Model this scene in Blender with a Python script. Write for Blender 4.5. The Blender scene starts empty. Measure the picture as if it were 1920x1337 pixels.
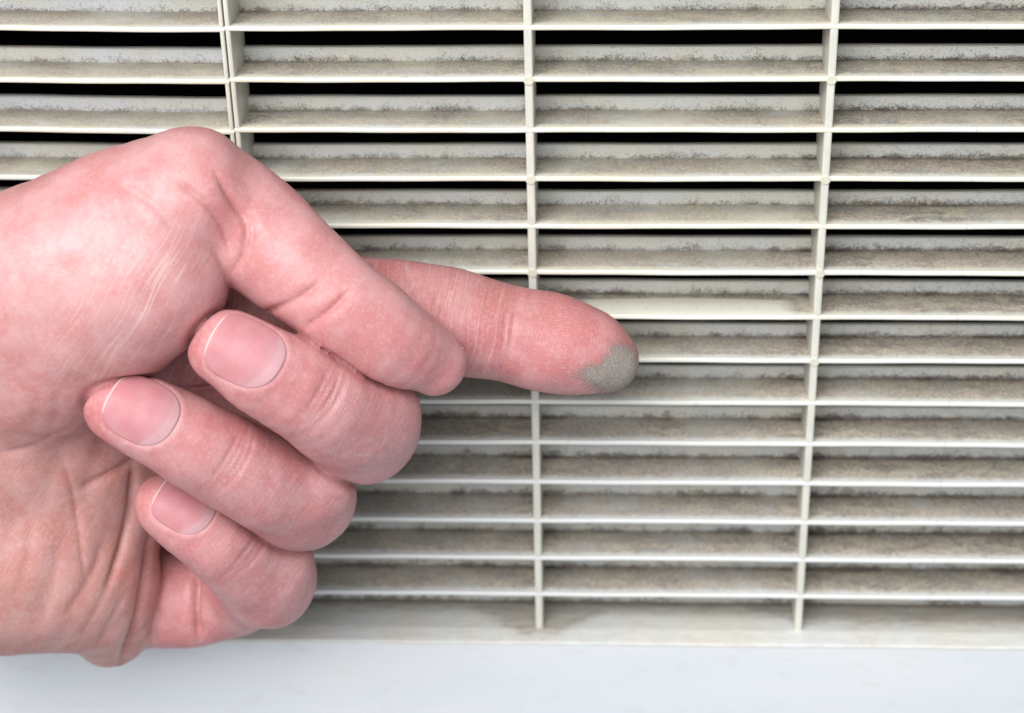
import bpy, math, random
import numpy as np
from mathutils import Matrix, Vector

sc = bpy.context.scene
C = sc.collection
MM = 0.001
random.seed(7)
rng = np.random.default_rng(11)

# ------------------------------------------------------------------ camera
CAM = np.array([14.8134, -334.8636, 147.7729])          # mm; grille front is the plane y = 0
PITCH, YAW, ROLL, FPX = 0.5614, -0.0560, -0.0256, 4145.1
cp, sp, cy, sy = math.cos(PITCH), math.sin(PITCH), math.cos(YAW), math.sin(YAW)
FWD = np.array([sy * cp, cy * cp, -sp])
RT0 = np.array([cy, -sy, 0.0])
UP0 = np.cross(RT0, FWD)
RT = math.cos(ROLL) * RT0 + math.sin(ROLL) * UP0
UP = -math.sin(ROLL) * RT0 + math.cos(ROLL) * UP0
cam_d = bpy.data.cameras.new('camera')
cam = bpy.data.objects.new('camera', cam_d)
C.objects.link(cam)
cam.matrix_world = Matrix(((RT[0], UP[0], -FWD[0], CAM[0] * MM), (RT[1], UP[1], -FWD[1], CAM[1] * MM),
                           (RT[2], UP[2], -FWD[2], CAM[2] * MM), (0, 0, 0, 1)))
cam_d.sensor_fit = 'HORIZONTAL'
cam_d.sensor_width = 36.0
cam_d.lens = FPX / 1920 * 36.0
cam_d.clip_start = 0.01
cam_d.clip_end = 20.0
cam_d.dof.use_dof = True
cam_d.dof.focus_distance = 0.364
cam_d.dof.aperture_fstop = 19.0
sc.camera = cam

# ------------------------------------------------------------------ light
w = bpy.data.worlds.new('World')
sc.world = w
w.use_nodes = True
w.node_tree.nodes['Background'].inputs[0].default_value = (0.88, 0.94, 1.0, 1)
w.node_tree.nodes['Background'].inputs[1].default_value = 0.50

def area(name, loc, target, size, power, col):
    d = bpy.data.lights.new(name, 'AREA')
    d.shape = 'RECTANGLE'
    d.size, d.size_y = size
    d.energy = power
    d.color = col
    o = bpy.data.objects.new(name, d)
    C.objects.link(o)
    o.location = loc
    o.rotation_euler = (Vector(target) - Vector(loc)).to_track_quat('-Z', 'Y').to_euler()
    return o
area('window_light', (-0.22, -0.60, 0.60), (0.0, 0.0, -0.04), (0.80, 0.60), 12.6, (1.0, 0.99, 0.975))
sc.view_settings.view_transform = 'Standard'
sc.view_settings.look = 'None'
sc.view_settings.exposure = 0.0
sc.view_settings.gamma = 1.0
sc.cycles.max_bounces = 4
sc.cycles.diffuse_bounces = 2
sc.cycles.glossy_bounces = 2
sc.cycles.transparent_max_bounces = 6
sc.cycles.use_denoising = True
sc.cycles.adaptive_threshold = 0.02

# ------------------------------------------------------------------ helpers
def depth_of(P):
    return (np.asarray(P, float) - CAM) @ FWD

def project(P):
    d = np.asarray(P, float) - CAM
    z = d @ FWD
    return 960 + FPX * (d @ RT) / z, 668.5 - FPX * (d @ UP) / z

def at(px, py, d):
    """the point in space (mm) seen at that place of the photograph, d mm in front of the grille"""
    r = FWD + RT * ((px - 960) / FPX) - UP * ((py - 668.5) / FPX)
    t = (-d - CAM[1]) / r[1]
    return CAM + r * t

def mesh_obj(name, verts, faces, mat, parent=None, loc=(0, 0, 0), smooth=False):
    me = bpy.data.meshes.new(name)
    me.from_pydata([tuple(v) for v in verts], [], [tuple(f) for f in faces])
    me.update()
    if smooth:
        me.polygons.foreach_set('use_smooth', [True] * len(me.polygons))
    if mat:
        me.materials.append(mat)
    o = bpy.data.objects.new(name, me)
    C.objects.link(o)
    o.location = loc
    if parent:
        o.parent = parent
    return o

class NT:
    def __init__(self, name):
        self.m = bpy.data.materials.new(name)
        self.m.use_nodes = True
        self.t = self.m.node_tree
        self.t.nodes.clear()
        self.out = self.t.nodes.new('ShaderNodeOutputMaterial')
    def n(self, typ, ins=None, **props):
        nd = self.t.nodes.new('ShaderNode' + typ)
        for k, v in props.items():
            setattr(nd, k, v)
        for k, v in (ins or {}).items():
            self.put(nd.inputs[k], v)
        return nd
    def put(self, sock, v):
        if isinstance(v, bpy.types.NodeSocket):
            self.t.links.new(v, sock)
        elif isinstance(v, bpy.types.Node):
            self.t.links.new(v.outputs[0], sock)
        else:
            sock.default_value = v
    def math(self, op, a, b=0.0, c=0.0, clamp=False):
        return self.n('Math', {0: a, 1: b, 2: c}, operation=op, use_clamp=clamp).outputs[0]
    def step(self, v, lo, hi, a=0.0, b=1.0):
        return self.n('MapRange', {'Value': v, 'From Min': lo, 'From Max': hi, 'To Min': a, 'To Max': b},
                      interpolation_type='SMOOTHSTEP').outputs[0]
    def vmul(self, v, k):
        return self.n('VectorMath', {0: v, 1: k}, operation='MULTIPLY').outputs[0]
    def vadd(self, v, k):
        return self.n('VectorMath', {0: v, 1: k}, operation='ADD').outputs[0]
    def noise(self, v, scale=1.0, detail=3.0, rough=0.55, dist=0.0):
        return self.n('TexNoise', {'Vector': v, 'Scale': scale, 'Detail': detail, 'Roughness': rough, 'Distortion': dist}).outputs[0]
    def mix(self, f, a, b):
        nd = self.n('Mix', data_type='RGBA')
        self.put(nd.inputs[0], f)
        self.put(nd.inputs[6], a)
        self.put(nd.inputs[7], b)
        return nd.outputs[2]
    def bump(self, h, dist, strength=1.0, normal=None):
        ins = {'Height': h, 'Distance': dist, 'Strength': strength}
        if normal is not None:
            ins['Normal'] = normal
        return self.n('Bump', ins).outputs[0]
    def bsdf(self, **ins):
        b = self.n('BsdfPrincipled', {k.replace('_', ' '): v for k, v in ins.items()})
        self.put(self.out.inputs[0], b)
        return b

def rgb(r, g, b):
    f = lambda c: (c / 255 / 12.92) if c <= 10 else ((c / 255 + 0.055) / 1.055) ** 2.4
    return (f(r), f(g), f(b), 1.0)

# ------------------------------------------------------------------ the grille: numbers in mm
S = 50.0                                   # distance between dividing bars
PIT, QUAD = 9.3854, -0.02553
DEP, TH, LIP, BARD, SLO = 10.9, 0.89, 2.64, 12.5, -1.886  # slat depth, nose thickness, rear lip height, bar depth, fall to the rear
def zrow(i):
    return -i * PIT - QUAD * i * i
X_SEAM1, X_SEAM2 = -50.1, 74.6     # joint of two mouldings; hairline mould mark

CREAM = (0.80, 0.77, 0.625, 1)
WHITE = (0.80, 0.815, 0.83, 1)

def slat_material(name, lip):
    t = NT(name)
    pos = t.n('NewGeometry')
    P = t.vmul(pos.outputs['Position'], (1000, 1000, 1000))
    L = t.vmul(t.n('TexCoord').outputs['Object'], (1000, 1000, 1000))
    sep = t.n('SeparateXYZ', {0: L})
    lx, ly, lz = sep.outputs
    dustv = t.n('Attribute', attribute_type='OBJECT', attribute_name='dustiness').outputs['Fac']
    greyv = t.n('Attribute', attribute_type='OBJECT', attribute_name='greyness').outputs['Fac']
    wipe = t.n('Attribute', attribute_type='OBJECT', attribute_name='wiped').outputs['Fac']
    dustv = t.math('ADD', dustv, t.step(t.n('SeparateXYZ', {0: P}).outputs[0], 40.0, 56.0, 0.0, 0.22 if not lip else 0.12))
    nbig = t.noise(t.vmul(P, (0.05, 0.16, 0.23)), 1.0, 2, 0.6)
    nstreak = t.noise(t.vadd(t.vmul(P, (0.22, 0.26, 0.9)), (3.1, 7.7, 1.3)), 1.0, 5, 0.70, 0.7)
    nfib = t.noise(t.vmul(P, (2.2, 1.5, 2.4)), 1.0, 3, 0.75, 1.2)
    nfine = t.noise(t.vmul(P, (5.5, 3.5, 5.5)), 1.0, 2, 0.7)
    nedge = t.noise(t.vmul(P, (0.55, 0.2, 0.7)), 1.0, 4, 0.65)
    nlow = t.noise(t.vadd(t.vmul(P, (0.085, 0.05, 0.31)), (9.0, 2.0, 5.0)), 1.0, 2, 0.6)
    wx_ = t.n('SeparateXYZ', {0: P}).outputs[0]
    nb_ = t.math('PINGPONG', wx_, 25.0)           # 0 at a bar, 25 half way between (bars every 50)
    corner = t.step(t.math('ADD', nb_, t.math('MULTIPLY', t.math('SUBTRACT', nedge, 0.5), 6.0)), 6.0, 0.5)
    low_row = t.step(t.n('SeparateXYZ', {0: P}).outputs[2], -30.0, -100.0)
    base = t.mix(t.step(nbig, 0.38, 0.62), CREAM, (0.79, 0.78, 0.725, 1))
    base = t.mix(low_row, base, (0.79, 0.80, 0.785, 1))
    dust_a = t.mix(t.step(nstreak, 0.36, 0.62), rgb(167, 153, 141), rgb(211, 200, 184))
    dust_b = t.mix(t.step(nstreak, 0.38, 0.62), rgb(128, 127, 131), rgb(212, 204, 178))
    dust = t.mix(t.math('MULTIPLY', t.step(nbig, 0.46, 0.54), greyv), dust_a, dust_b)
    scr = t.noise(t.vmul(t.n('VectorRotate', {'Vector': P, 'Angle': 0.5}, rotation_type='Z_AXIS').outputs[0], (0.10, 1.6, 0.5)), 1.0, 1, 0.5, 0.6)
    dust = t.mix(t.math('MULTIPLY', t.step(t.math('ABSOLUTE', t.math('SUBTRACT', scr, 0.5)), 0.014, 0.003), t.step(nlow, 0.50, 0.60, 0.0, 0.55)), dust, rgb(228, 220, 206))
    dust = t.mix(t.step(nfine, 0.53, 0.40, 0, 0.25), dust, rgb(104, 94, 86))
    dust = t.mix(t.step(nfib, 0.49, 0.60, 0, 0.55), dust, rgb(232, 225, 210))
    dust = t.mix(t.step(nfib, 0.49, 0.38, 0, 0.42), dust, rgb(112, 103, 97))
    if not lip:
        up = t.step(t.n('SeparateXYZ', {0: pos.outputs['Normal']}).outputs[2], 0.70, 0.93)
        front = t.step(t.math('ADD', ly, t.math('MULTIPLY', t.math('SUBTRACT', nedge, 0.5), 3.2)), 0.3, 3.2)
        front = t.math('MULTIPLY', front, t.step(ly, 0.45, 1.0))
        amt = t.math('MULTIPLY_ADD', t.math('SUBTRACT', nstreak, 0.5), 2.4, t.math('ADD', dustv, t.math('MULTIPLY_ADD', t.math('SUBTRACT', nlow, 0.5), 1.6, t.math('MULTIPLY_ADD', corner, 0.35, 0.16))))
        amt = t.math('MULTIPLY', t.math('MULTIPLY', t.math('MAXIMUM', t.math('MINIMUM', amt, 1.0), 0.12), front), up)
        # clean swipe left by a fingertip
        wx = t.math('ABSOLUTE', t.math('SUBTRACT', lx, 27.0))
        wn = t.math('MULTIPLY', t.math('SUBTRACT', nstreak, 0.5), 5.0)
        wy = t.math('MULTIPLY_ADD', wx, 0.07, t.math('ADD', ly, t.math('MULTIPLY', wn, 0.18)))
        wm = t.math('MULTIPLY', t.step(t.math('ADD', wx, wn), 20.0, 16.5), t.step(wy, 9.2, 8.4))
        amt = t.math('MULTIPLY', amt, t.math('SUBTRACT', 1.0, t.math('MULTIPLY', t.math('MULTIPLY', wm, wipe), 1.0)))
        base = t.mix(t.math('MULTIPLY', wm, wipe), base, (0.90, 0.875, 0.76, 1))
        # packed grime in the rear corner
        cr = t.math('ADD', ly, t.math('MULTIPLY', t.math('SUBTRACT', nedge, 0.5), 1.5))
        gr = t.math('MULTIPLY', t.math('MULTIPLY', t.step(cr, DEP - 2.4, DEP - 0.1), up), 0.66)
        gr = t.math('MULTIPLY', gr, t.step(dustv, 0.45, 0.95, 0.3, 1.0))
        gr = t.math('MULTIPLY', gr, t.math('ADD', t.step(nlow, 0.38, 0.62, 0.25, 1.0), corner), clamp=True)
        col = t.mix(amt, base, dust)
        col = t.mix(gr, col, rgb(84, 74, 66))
        # nicks on the front nose
        sp_ = t.math('MULTIPLY', t.step(t.noise(t.vmul(P, (0.7, 2, 5.5)), 1.0, 2, 0.6, 0.5), 0.69, 0.74), t.step(ly, 1.2, 0.4))
        col = t.mix(t.math('MULTIPLY', sp_, 0.55), col, rgb(96, 84, 72))
    else:
        zz = t.math('SUBTRACT', lz, TH + SLO)
        base = t.mix(greyv, (0.80, 0.82, 0.85, 1), (0.80, 0.795, 0.725, 1))
        base = t.mix(t.step(nbig, 0.42, 0.6, 0, 0.7), base, (0.81, 0.79, 0.69, 1))
        climb = t.math('MULTIPLY', t.math('SUBTRACT', nedge, 0.33), t.math('MULTIPLY', t.math('MULTIPLY_ADD', dustv, 3.6, 1.4), t.math('ADD', t.step(nlow, 0.36, 0.64, 0.25, 1.7), t.math('MULTIPLY', corner, 0.5))))
        d0 = t.math('SUBTRACT', climb, zz)                      # >0 below the grime line
        speck = t.math('ADD', t.math('MULTIPLY', nfib, 0.75), t.math('MULTIPLY', nfine, 0.6))
        fuzz = t.step(t.math('ADD', d0, t.math('MULTIPLY', t.math('SUBTRACT', speck, 0.68), 6.0)), 0.0, 0.9)
        loose = t.step(t.math('ADD', nfine, t.math('MULTIPLY', zz, -0.035)), 0.50, 0.58)
        loose = t.math('MULTIPLY', loose, t.step(nfib, 0.45, 0.62))
        topd = t.math('MULTIPLY', t.step(zz, LIP - 0.40, LIP - 0.1), 0.5)
        col = t.mix(t.math('MULTIPLY', loose, 0.7), base, rgb(112, 98, 84))
        col = t.mix(t.math('MULTIPLY', fuzz, 0.72), col, t.mix(t.step(nfib, 0.4, 0.6), rgb(92, 80, 70), rgb(140, 128, 114)))
        col = t.mix(topd, col, rgb(112, 100, 84))
        amt = fuzz
    if not lip:
        sm = t.math('MULTIPLY', t.step(t.math('ABSOLUTE', t.math('SUBTRACT', lx, X_SEAM2)), 0.09, 0.03), t.step(ly, 1.2, 0.6))
        col = t.mix(t.math('MULTIPLY', sm, 0.45), col, rgb(120, 112, 110))
        h = t.math('MULTIPLY', t.math('ADD', nfib, t.math('MULTIPLY', nfine, 0.5)), t.step(ly, 0.6, 2.5, 0.03, 1.0))
    else:
        h = t.math('MULTIPLY', t.math('ADD', nfib, t.math('MULTIPLY', nfine, 0.5)), t.step(zz, LIP - 0.4, 0.0, 0.05, 0.8))
    rough = t.math('MULTIPLY_ADD', amt, 0.4, 0.42)
    t.bsdf(Base_Color=col, Roughness=rough, Normal=t.bump(h, 0.00022, 0.8), Specular_IOR_Level=0.4)
    return t.m

M_SLAT = slat_material('dusty_cream_plastic', False)
M_LIP = slat_material('speckled_lip_plastic', True)

def plain_plastic(name, col, col2, rough=0.45):
    t = NT(name)
    P = t.vmul(t.n('NewGeometry').outputs['Position'], (1000, 1000, 1000))
    a = t.noise(t.vmul(P, (0.5, 0.5, 0.12)), 1.0, 4, 0.6)
    f = t.noise(P, 2.6, 4, 0.75)
    c = t.mix(t.step(a, 0.35, 0.65), col, col2)
    c = t.mix(t.math('MULTIPLY', t.step(f, 0.60, 0.70), 0.5), c, rgb(128, 112, 96))
    t.bsdf(Base_Color=c, Roughness=rough, Normal=t.bump(t.noise(P, 1.5, 4, 0.6), 0.00004, 0.6), Specular_IOR_Level=0.4)
    return t.m
M_BAR = plain_plastic('cream_bar_plastic', (0.74, 0.72, 0.63, 1), (0.66, 0.645, 0.58, 1))
M_PIN = plain_plastic('pin_plastic', (0.72, 0.69, 0.57, 1), (0.66, 0.63, 0.52, 1))
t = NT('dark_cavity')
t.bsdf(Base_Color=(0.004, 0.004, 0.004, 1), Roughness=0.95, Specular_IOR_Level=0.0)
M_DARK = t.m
t = NT('seam_grime')
t.bsdf(Base_Color=rgb(110, 92, 70), Roughness=0.9)
M_GRIME = t.m
t = NT('fin_metal')
t.bsdf(Base_Color=rgb(62, 44, 44), Roughness=0.7)
M_FIN = t.m
t = NT('panel_white')
P = t.vmul(t.n('NewGeometry').outputs['Position'], (1000, 1000, 1000))
a = t.noise(t.vmul(P, (0.02, 0.1, 0.07)), 1.0, 3, 0.5)
c = t.mix(t.step(a, 0.35, 0.65), (0.71, 0.74, 0.775, 1), (0.75, 0.765, 0.785, 1))
c = t.mix(t.step(t.noise(t.vmul(P, (0.18, 0.4, 0.4)), 1.0, 5, 0.7, 0.5), 0.52, 0.75, 0, 0.16), c, rgb(176, 168, 158))
c = t.mix(t.step(t.noise(P, 2.2, 3, 0.7), 0.66, 0.74, 0, 0.35), c, rgb(150, 142, 132))
t.bsdf(Base_Color=c, Roughness=0.5, Normal=t.bump(t.noise(P, 0.8, 4, 0.6), 0.00005, 0.5), Specular_IOR_Level=0.4)
M_PANEL = t.m

unit = bpy.data.objects.new('air_conditioner', None)
C.objects.link(unit)
Z_SILL = zrow(14) + TH
unit.location = (0, 0, (Z_SILL - 45) * MM)
unit['label'] = 'cream plastic louvred air conditioner front grille coated with grey dust behind the hand'
unit['category'] = 'air conditioner'
UZ = unit.location.z

def child_loc(x, y, z):
    return (x * MM, y * MM, z * MM - UZ)

def extrude(profile, xs, yoff=None, zoff=None):
    n = len(profile)
    V, Fc = [], []
    for k, x in enumerate(xs):
        oy = yoff(x) if yoff else 0
        oz = zoff(x) if zoff else 0
        V += [(x * MM, (y + oy) * MM, (z + oz) * MM) for y, z in profile]
    for k in range(len(xs) - 1):
        for j in range(n):
            a, b = k * n + j, k * n + (j + 1) % n
            Fc.append((a, a + n, b + n, b))
    Fc.append(tuple(range(n)))
    Fc.append(tuple(reversed([(len(xs) - 1) * n + j for j in range(n)])))
    return V, Fc

NOSE = [(0.30, TH), (0.12, TH - 0.07), (0.03, TH - 0.22), (0.0, TH - 0.42), (0.02, 0.20), (0.12, 0.05), (0.32, 0.0)]
SLAT_PROF = NOSE + [(DEP, SLO + 0.1), (DEP, TH + SLO)]
LB = TH + SLO
LIP_PROF = [(DEP + 0.003, LB - 0.75), (DEP + 0.003, LB + LIP - 0.25), (DEP + 0.10, LB + LIP - 0.06), (DEP + 0.3, LB + LIP),
            (DEP + 0.8, LB + LIP - 0.02), (DEP + 0.95, LB + LIP - 0.2), (DEP + 1.0, LB - 0.75)]

def left_bend(x):
    u = max(0.0, X_SEAM1 - x) / 38.0
    return 0.95 * u ** 1.5 if u < 1 else 0.95 + 1.42 * (u - 1)

ROWS = range(-2, 14)
for i in ROWS:
    for sec, (xa, xb) in enumerate(((-128.0, X_SEAM1 - 0.04), (X_SEAM1 + 0.04, 128.0))):
        nseg = (26, 54)[sec]
        xs = list(np.linspace(xa, xb, nseg))
        ph = random.uniform(0, 9)
        wob = lambda x, ph=ph: 0.05 * math.sin(x * 0.11 + ph) + 0.025 * math.sin(x * 0.31 + 2 * ph)
        dz = (-0.28 if sec == 0 else 0.0) + random.uniform(-0.05, 0.05)
        yo = left_bend if sec == 0 else None
        V, Fc = extrude(SLAT_PROF, xs, yo, wob)
        o = mesh_obj('slat', V, Fc, M_SLAT, unit, child_loc(0, 0, zrow(i) + dz))
        V, Fc = extrude(LIP_PROF, xs, yo, wob)
        l = mesh_obj('rear_lip', V, Fc, M_LIP, o)
        for q in (o, l):
            q['dustiness'] = float(min(1.0, (0.42, 0.52)[sec] + 0.024 * max(0, i) + (0.34 if i == 6 else random.uniform(-0.08, 0.1))))
            q['greyness'] = float((0.25, 0.85)[sec] if i < 5 else 0.35)
            q['wiped'] = 1.0 if (i == 6 and sec == 1) else 0.0
        if i == 6 and sec == 1:
            o['label'] = 'dusty slat with a clean cream streak wiped along it'
        l['dustiness'] = float(min(1.0, (0.12, 0.25)[sec] + 0.045 * max(0, i)))
        l['greyness'] = float((0.0, 0.45)[sec])

# dividing bars: a real bar of full depth, passing behind the slat noses
def bar_mesh(wid, y0, y1, za, zb, rnd=0.35):
    h = wid / 2
    prof = [(-h, y1), (-h, y0 + rnd), (-h + 0.3 * rnd, y0 + 0.28 * rnd), (-h + rnd, y0), (h - rnd, y0), (h - 0.3 * rnd, y0 + 0.28 * rnd), (h, y0 + rnd), (h, y1)]
    V, Fc = [], []
    n = len(prof)
    zs = np.linspace(za, zb, 60)
    for z in zs:
        V += [(x * MM, y * MM, z * MM) for x, y in prof]
    for k in range(len(zs) - 1):
        for j in range(n):
            a, b = k * n + j, k * n + (j + 1) % n
            Fc.append((a, b, b + n, a + n))
    Fc.append(tuple(reversed(range(n))))
    Fc.append(tuple((len(zs) - 1) * n + j for j in range(n)))
    return V, Fc
z_top = zrow(-2) + 6
PINROWS = (1, 3, 5, 7)
for bx, wd in ((-S - 0.55, 0.80), (-S + 0.42, 0.86), (0.0, 1.42), (S, 1.36), (2 * S, 1.4), (-2 * S, 1.4)):
    y0 = 0.06 + (left_bend(bx) if bx < -60 else 0)
    V, Fc = bar_mesh(wd, y0, y0 + BARD - 0.06, Z_SILL - 0.05, z_top)
    b = mesh_obj('divider_bar', V, Fc, M_BAR, unit, child_loc(bx, 0, 0))
    if bx in (0.0, S):
        for i in PINROWS:
            n = 20
            r = 0.88
            ang = [2 * math.pi * k / n for k in range(n)]
            V = [(r * math.cos(a) * MM, 0.1 * MM, r * math.sin(a) * MM) for a in ang]
            V += [(r * math.cos(a) * MM, -0.10 * MM, r * math.sin(a) * MM) for a in ang]
            V += [(0.86 * r * math.cos(a) * MM, -0.17 * MM, 0.86 * r * math.sin(a) * MM) for a in ang]
            Fc = []
            for ring in (0, 1):
                for k in range(n):
                    a0, a1 = ring * n + k, ring * n + (k + 1) % n
                    Fc.append((a0, a1, a1 + n, a0 + n))
            Fc.append(tuple(2 * n + k for k in range(n)))
            mesh_obj('pin_head', V, Fc, M_PIN, b, (0, 0, (zrow(i) + 0.42) * MM))
V, Fc = bar_mesh(0.10, 0.10, 4.0, Z_SILL, z_top, 0.02)
mesh_obj('seam', V, Fc, M_GRIME, unit, child_loc(-S - 0.08, 0, 0))


# bottom sill and lower panel
YS = -4.3
t_sill = NT('sill_plastic')
t = t_sill
geo = t.n('NewGeometry')
P = t.vmul(geo.outputs['Position'], (1000, 1000, 1000))
px_, py_, pz_ = t.n('SeparateXYZ', {0: P}).outputs
ns = t.noise(t.vmul(P, (0.22, 0.7, 0.7)), 1.0, 5, 0.62, 0.4)
nf = t.noise(t.vmul(P, (1.3, 3.0, 3.0)), 1.0, 4, 0.7, 1.0)
nb = t.noise(t.vmul(P, (0.045, 0.0, 0.0)), 1.0, 2, 0.5)
near = t.math('ADD', t.step(t.math('ABSOLUTE', px_), 15.0, 1.5, 0.0, 9.5), t.step(px_, 38.0, 58.0, 0.0, 5.0))
lim = t.math('ADD', t.math('SUBTRACT', 7.2, near), t.math('MULTIPLY', t.math('SUBTRACT', ns, 0.5), 7.0))
am = t.math('MULTIPLY', t.step(t.math('SUBTRACT', py_, lim), -3.2, 3.2), t.step(nf, 0.2, 0.6, 0.40, 0.75))
am = t.math('MAXIMUM', am, t.math('MULTIPLY', t.step(nf, 0.40, 0.65, 0.05, 0.4), t.step(ns, 0.40, 0.62)))
col = t.mix(am, t.mix(t.step(nb, 0.4, 0.6), (0.73, 0.74, 0.73, 1), (0.74, 0.72, 0.66, 1)), t.mix(t.step(ns, 0.35, 0.65), rgb(138, 126, 112), rgb(178, 168, 152)))
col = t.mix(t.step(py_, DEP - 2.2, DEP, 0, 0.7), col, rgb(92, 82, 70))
t.bsdf(Base_Color=col, Roughness=0.55, Normal=t.bump(nf, 0.0001, 0.6), Specular_IOR_Level=0.4)
sill_prof = [(YS + 0.5, -0.02), (YS + 0.15, -0.10), (YS, -0.35), (YS + 0.08, -0.70), (YS + 0.5, -1.30), (DEP, SLO - 0.9), (DEP, SLO), (0.0, 0.0)]
V, Fc = extrude(sill_prof, list(np.linspace(-128, 128, 40)), None, lambda x: 0.04 * math.sin(x * 0.13))
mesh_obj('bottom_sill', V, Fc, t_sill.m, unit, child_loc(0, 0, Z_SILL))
V, Fc = extrude([(DEP + y - DEP, z) for y, z in LIP_PROF], list(np.linspace(-128, 128, 40)))
l = mesh_obj('rear_lip', V, Fc, M_LIP, unit, child_loc(0, 0, Z_SILL - TH))
l['dustiness'], l['greyness'], l['wiped'] = 0.9, 0.4, 0.0

def box(name, x0, x1, y0, y1, z0, z1, mat, parent, bev=0.0):
    V = [(x * MM, y * MM, z * MM) for x in (x0, x1) for y in (y0, y1) for z in (z0, z1)]
    Fc = [(0, 1, 3, 2), (4, 6, 7, 5), (0, 4, 5, 1), (2, 3, 7, 6), (0, 2, 6, 4), (1, 5, 7, 3)]
    o = mesh_obj(name, V, Fc, mat, parent)
    if bev:
        m = o.modifiers.new('bevel', 'BEVEL')
        m.width = bev * MM
        m.segments = 3
    return o
o = box('lower_panel', -128, 128, YS + 0.12, YS + 3.6, -45, -0.40, M_PANEL, unit, 0.25)
o.location = child_loc(0, 0, Z_SILL)
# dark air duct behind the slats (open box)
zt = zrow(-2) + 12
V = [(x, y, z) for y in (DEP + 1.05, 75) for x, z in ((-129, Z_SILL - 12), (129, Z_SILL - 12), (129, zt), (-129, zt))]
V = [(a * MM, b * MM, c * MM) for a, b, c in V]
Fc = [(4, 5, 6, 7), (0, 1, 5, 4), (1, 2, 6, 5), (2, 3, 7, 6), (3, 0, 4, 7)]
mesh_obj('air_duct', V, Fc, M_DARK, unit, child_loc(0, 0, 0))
box('top_rail', -128, 128, 0, 14, 0, 20, M_PANEL, unit, 0.6).location = child_loc(0, 0, zrow(-2) + 6.2)

# lint: fine fibres caught in the rear corner of each slat
t = NT('lint_fibre')
oi = t.noise(t.vmul(t.n('NewGeometry').outputs['Position'], (1400, 1400, 1400)), 1.0, 2, 0.5)
t.bsdf(Base_Color=t.mix(t.step(oi, 0.35, 0.65), rgb(92, 80, 70), rgb(150, 138, 126)), Roughness=0.95, Specular_IOR_Level=0.1)
M_LINT = t.m

def fibres(A, rad):
    """A: (n, k, 3) fibre points in mm -> thin triangular tubes"""
    n, k, _ = A.shape
    D = np.empty_like(A)
    D[:, 1:-1] = A[:, 2:] - A[:, :-2]; D[:, 0] = A[:, 1] - A[:, 0]; D[:, -1] = A[:, -1] - A[:, -2]
    D /= np.linalg.norm(D, axis=2, keepdims=True) + 1e-9
    U = np.cross(D, (0.31, 0.52, 0.79)); U /= np.linalg.norm(U, axis=2, keepdims=True) + 1e-9
    W = np.cross(D, U)
    r = np.full(k, rad); r[-1] *= 0.4
    V = np.stack([A + r[None, :, None] * (U * math.cos(g) + W * math.sin(g)) for g in (0, 2.094, 4.189)], 2)   # n,k,3,3
    base = (np.arange(n) * k * 3)[:, None, None] + (np.arange(k - 1) * 3)[None, :, None]
    j = np.arange(3)[None, None, :]; j2 = (np.arange(3)[None, None, :] + 1) % 3
    Q = np.stack([base + j, base + j2, base + j2 + 3, base + j + 3], 3).reshape(-1, 4)
    return V.reshape(-1, 3) * MM, Q

def curls(P, D0, k, step):
    n = len(P)
    d = D0 / np.linalg.norm(D0, axis=1, keepdims=True)
    A = np.empty((n, k, 3)); A[:, 0] = P
    for q in range(1, k):
        d = d + rng.normal(size=(n, 3)) * 0.55
        d /= np.linalg.norm(d, axis=1, keepdims=True)
        A[:, q] = A[:, q - 1] + d * step[:, None]
    return A

def fast_mesh(name, V, Q, mat, parent=None):
    me = bpy.data.meshes.new(name)
    V = np.asarray(V, np.float32); Q = np.asarray(Q, np.int32)
    me.vertices.add(len(V)); me.vertices.foreach_set('co', V.ravel())
    me.loops.add(Q.size); me.loops.foreach_set('vertex_index', Q.ravel())
    me.polygons.add(len(Q)); me.polygons.foreach_set('loop_start', np.arange(0, Q.size, 4, dtype=np.int32))
    me.update(calc_edges=True)
    me.polygons.foreach_set('use_smooth', np.ones(len(Q), bool))
    me.materials.append(mat)
    o = bpy.data.objects.new(name, me)
    C.objects.link(o)
    o.parent = parent
    return o

def clump(x, ph):
    return 0.5 + 0.5 * np.sin(x * 0.37 + ph) * np.sin(x * 0.113 + 2.1 * ph) + 0.35 * np.sin(x * 1.3 + ph * 3)

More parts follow.
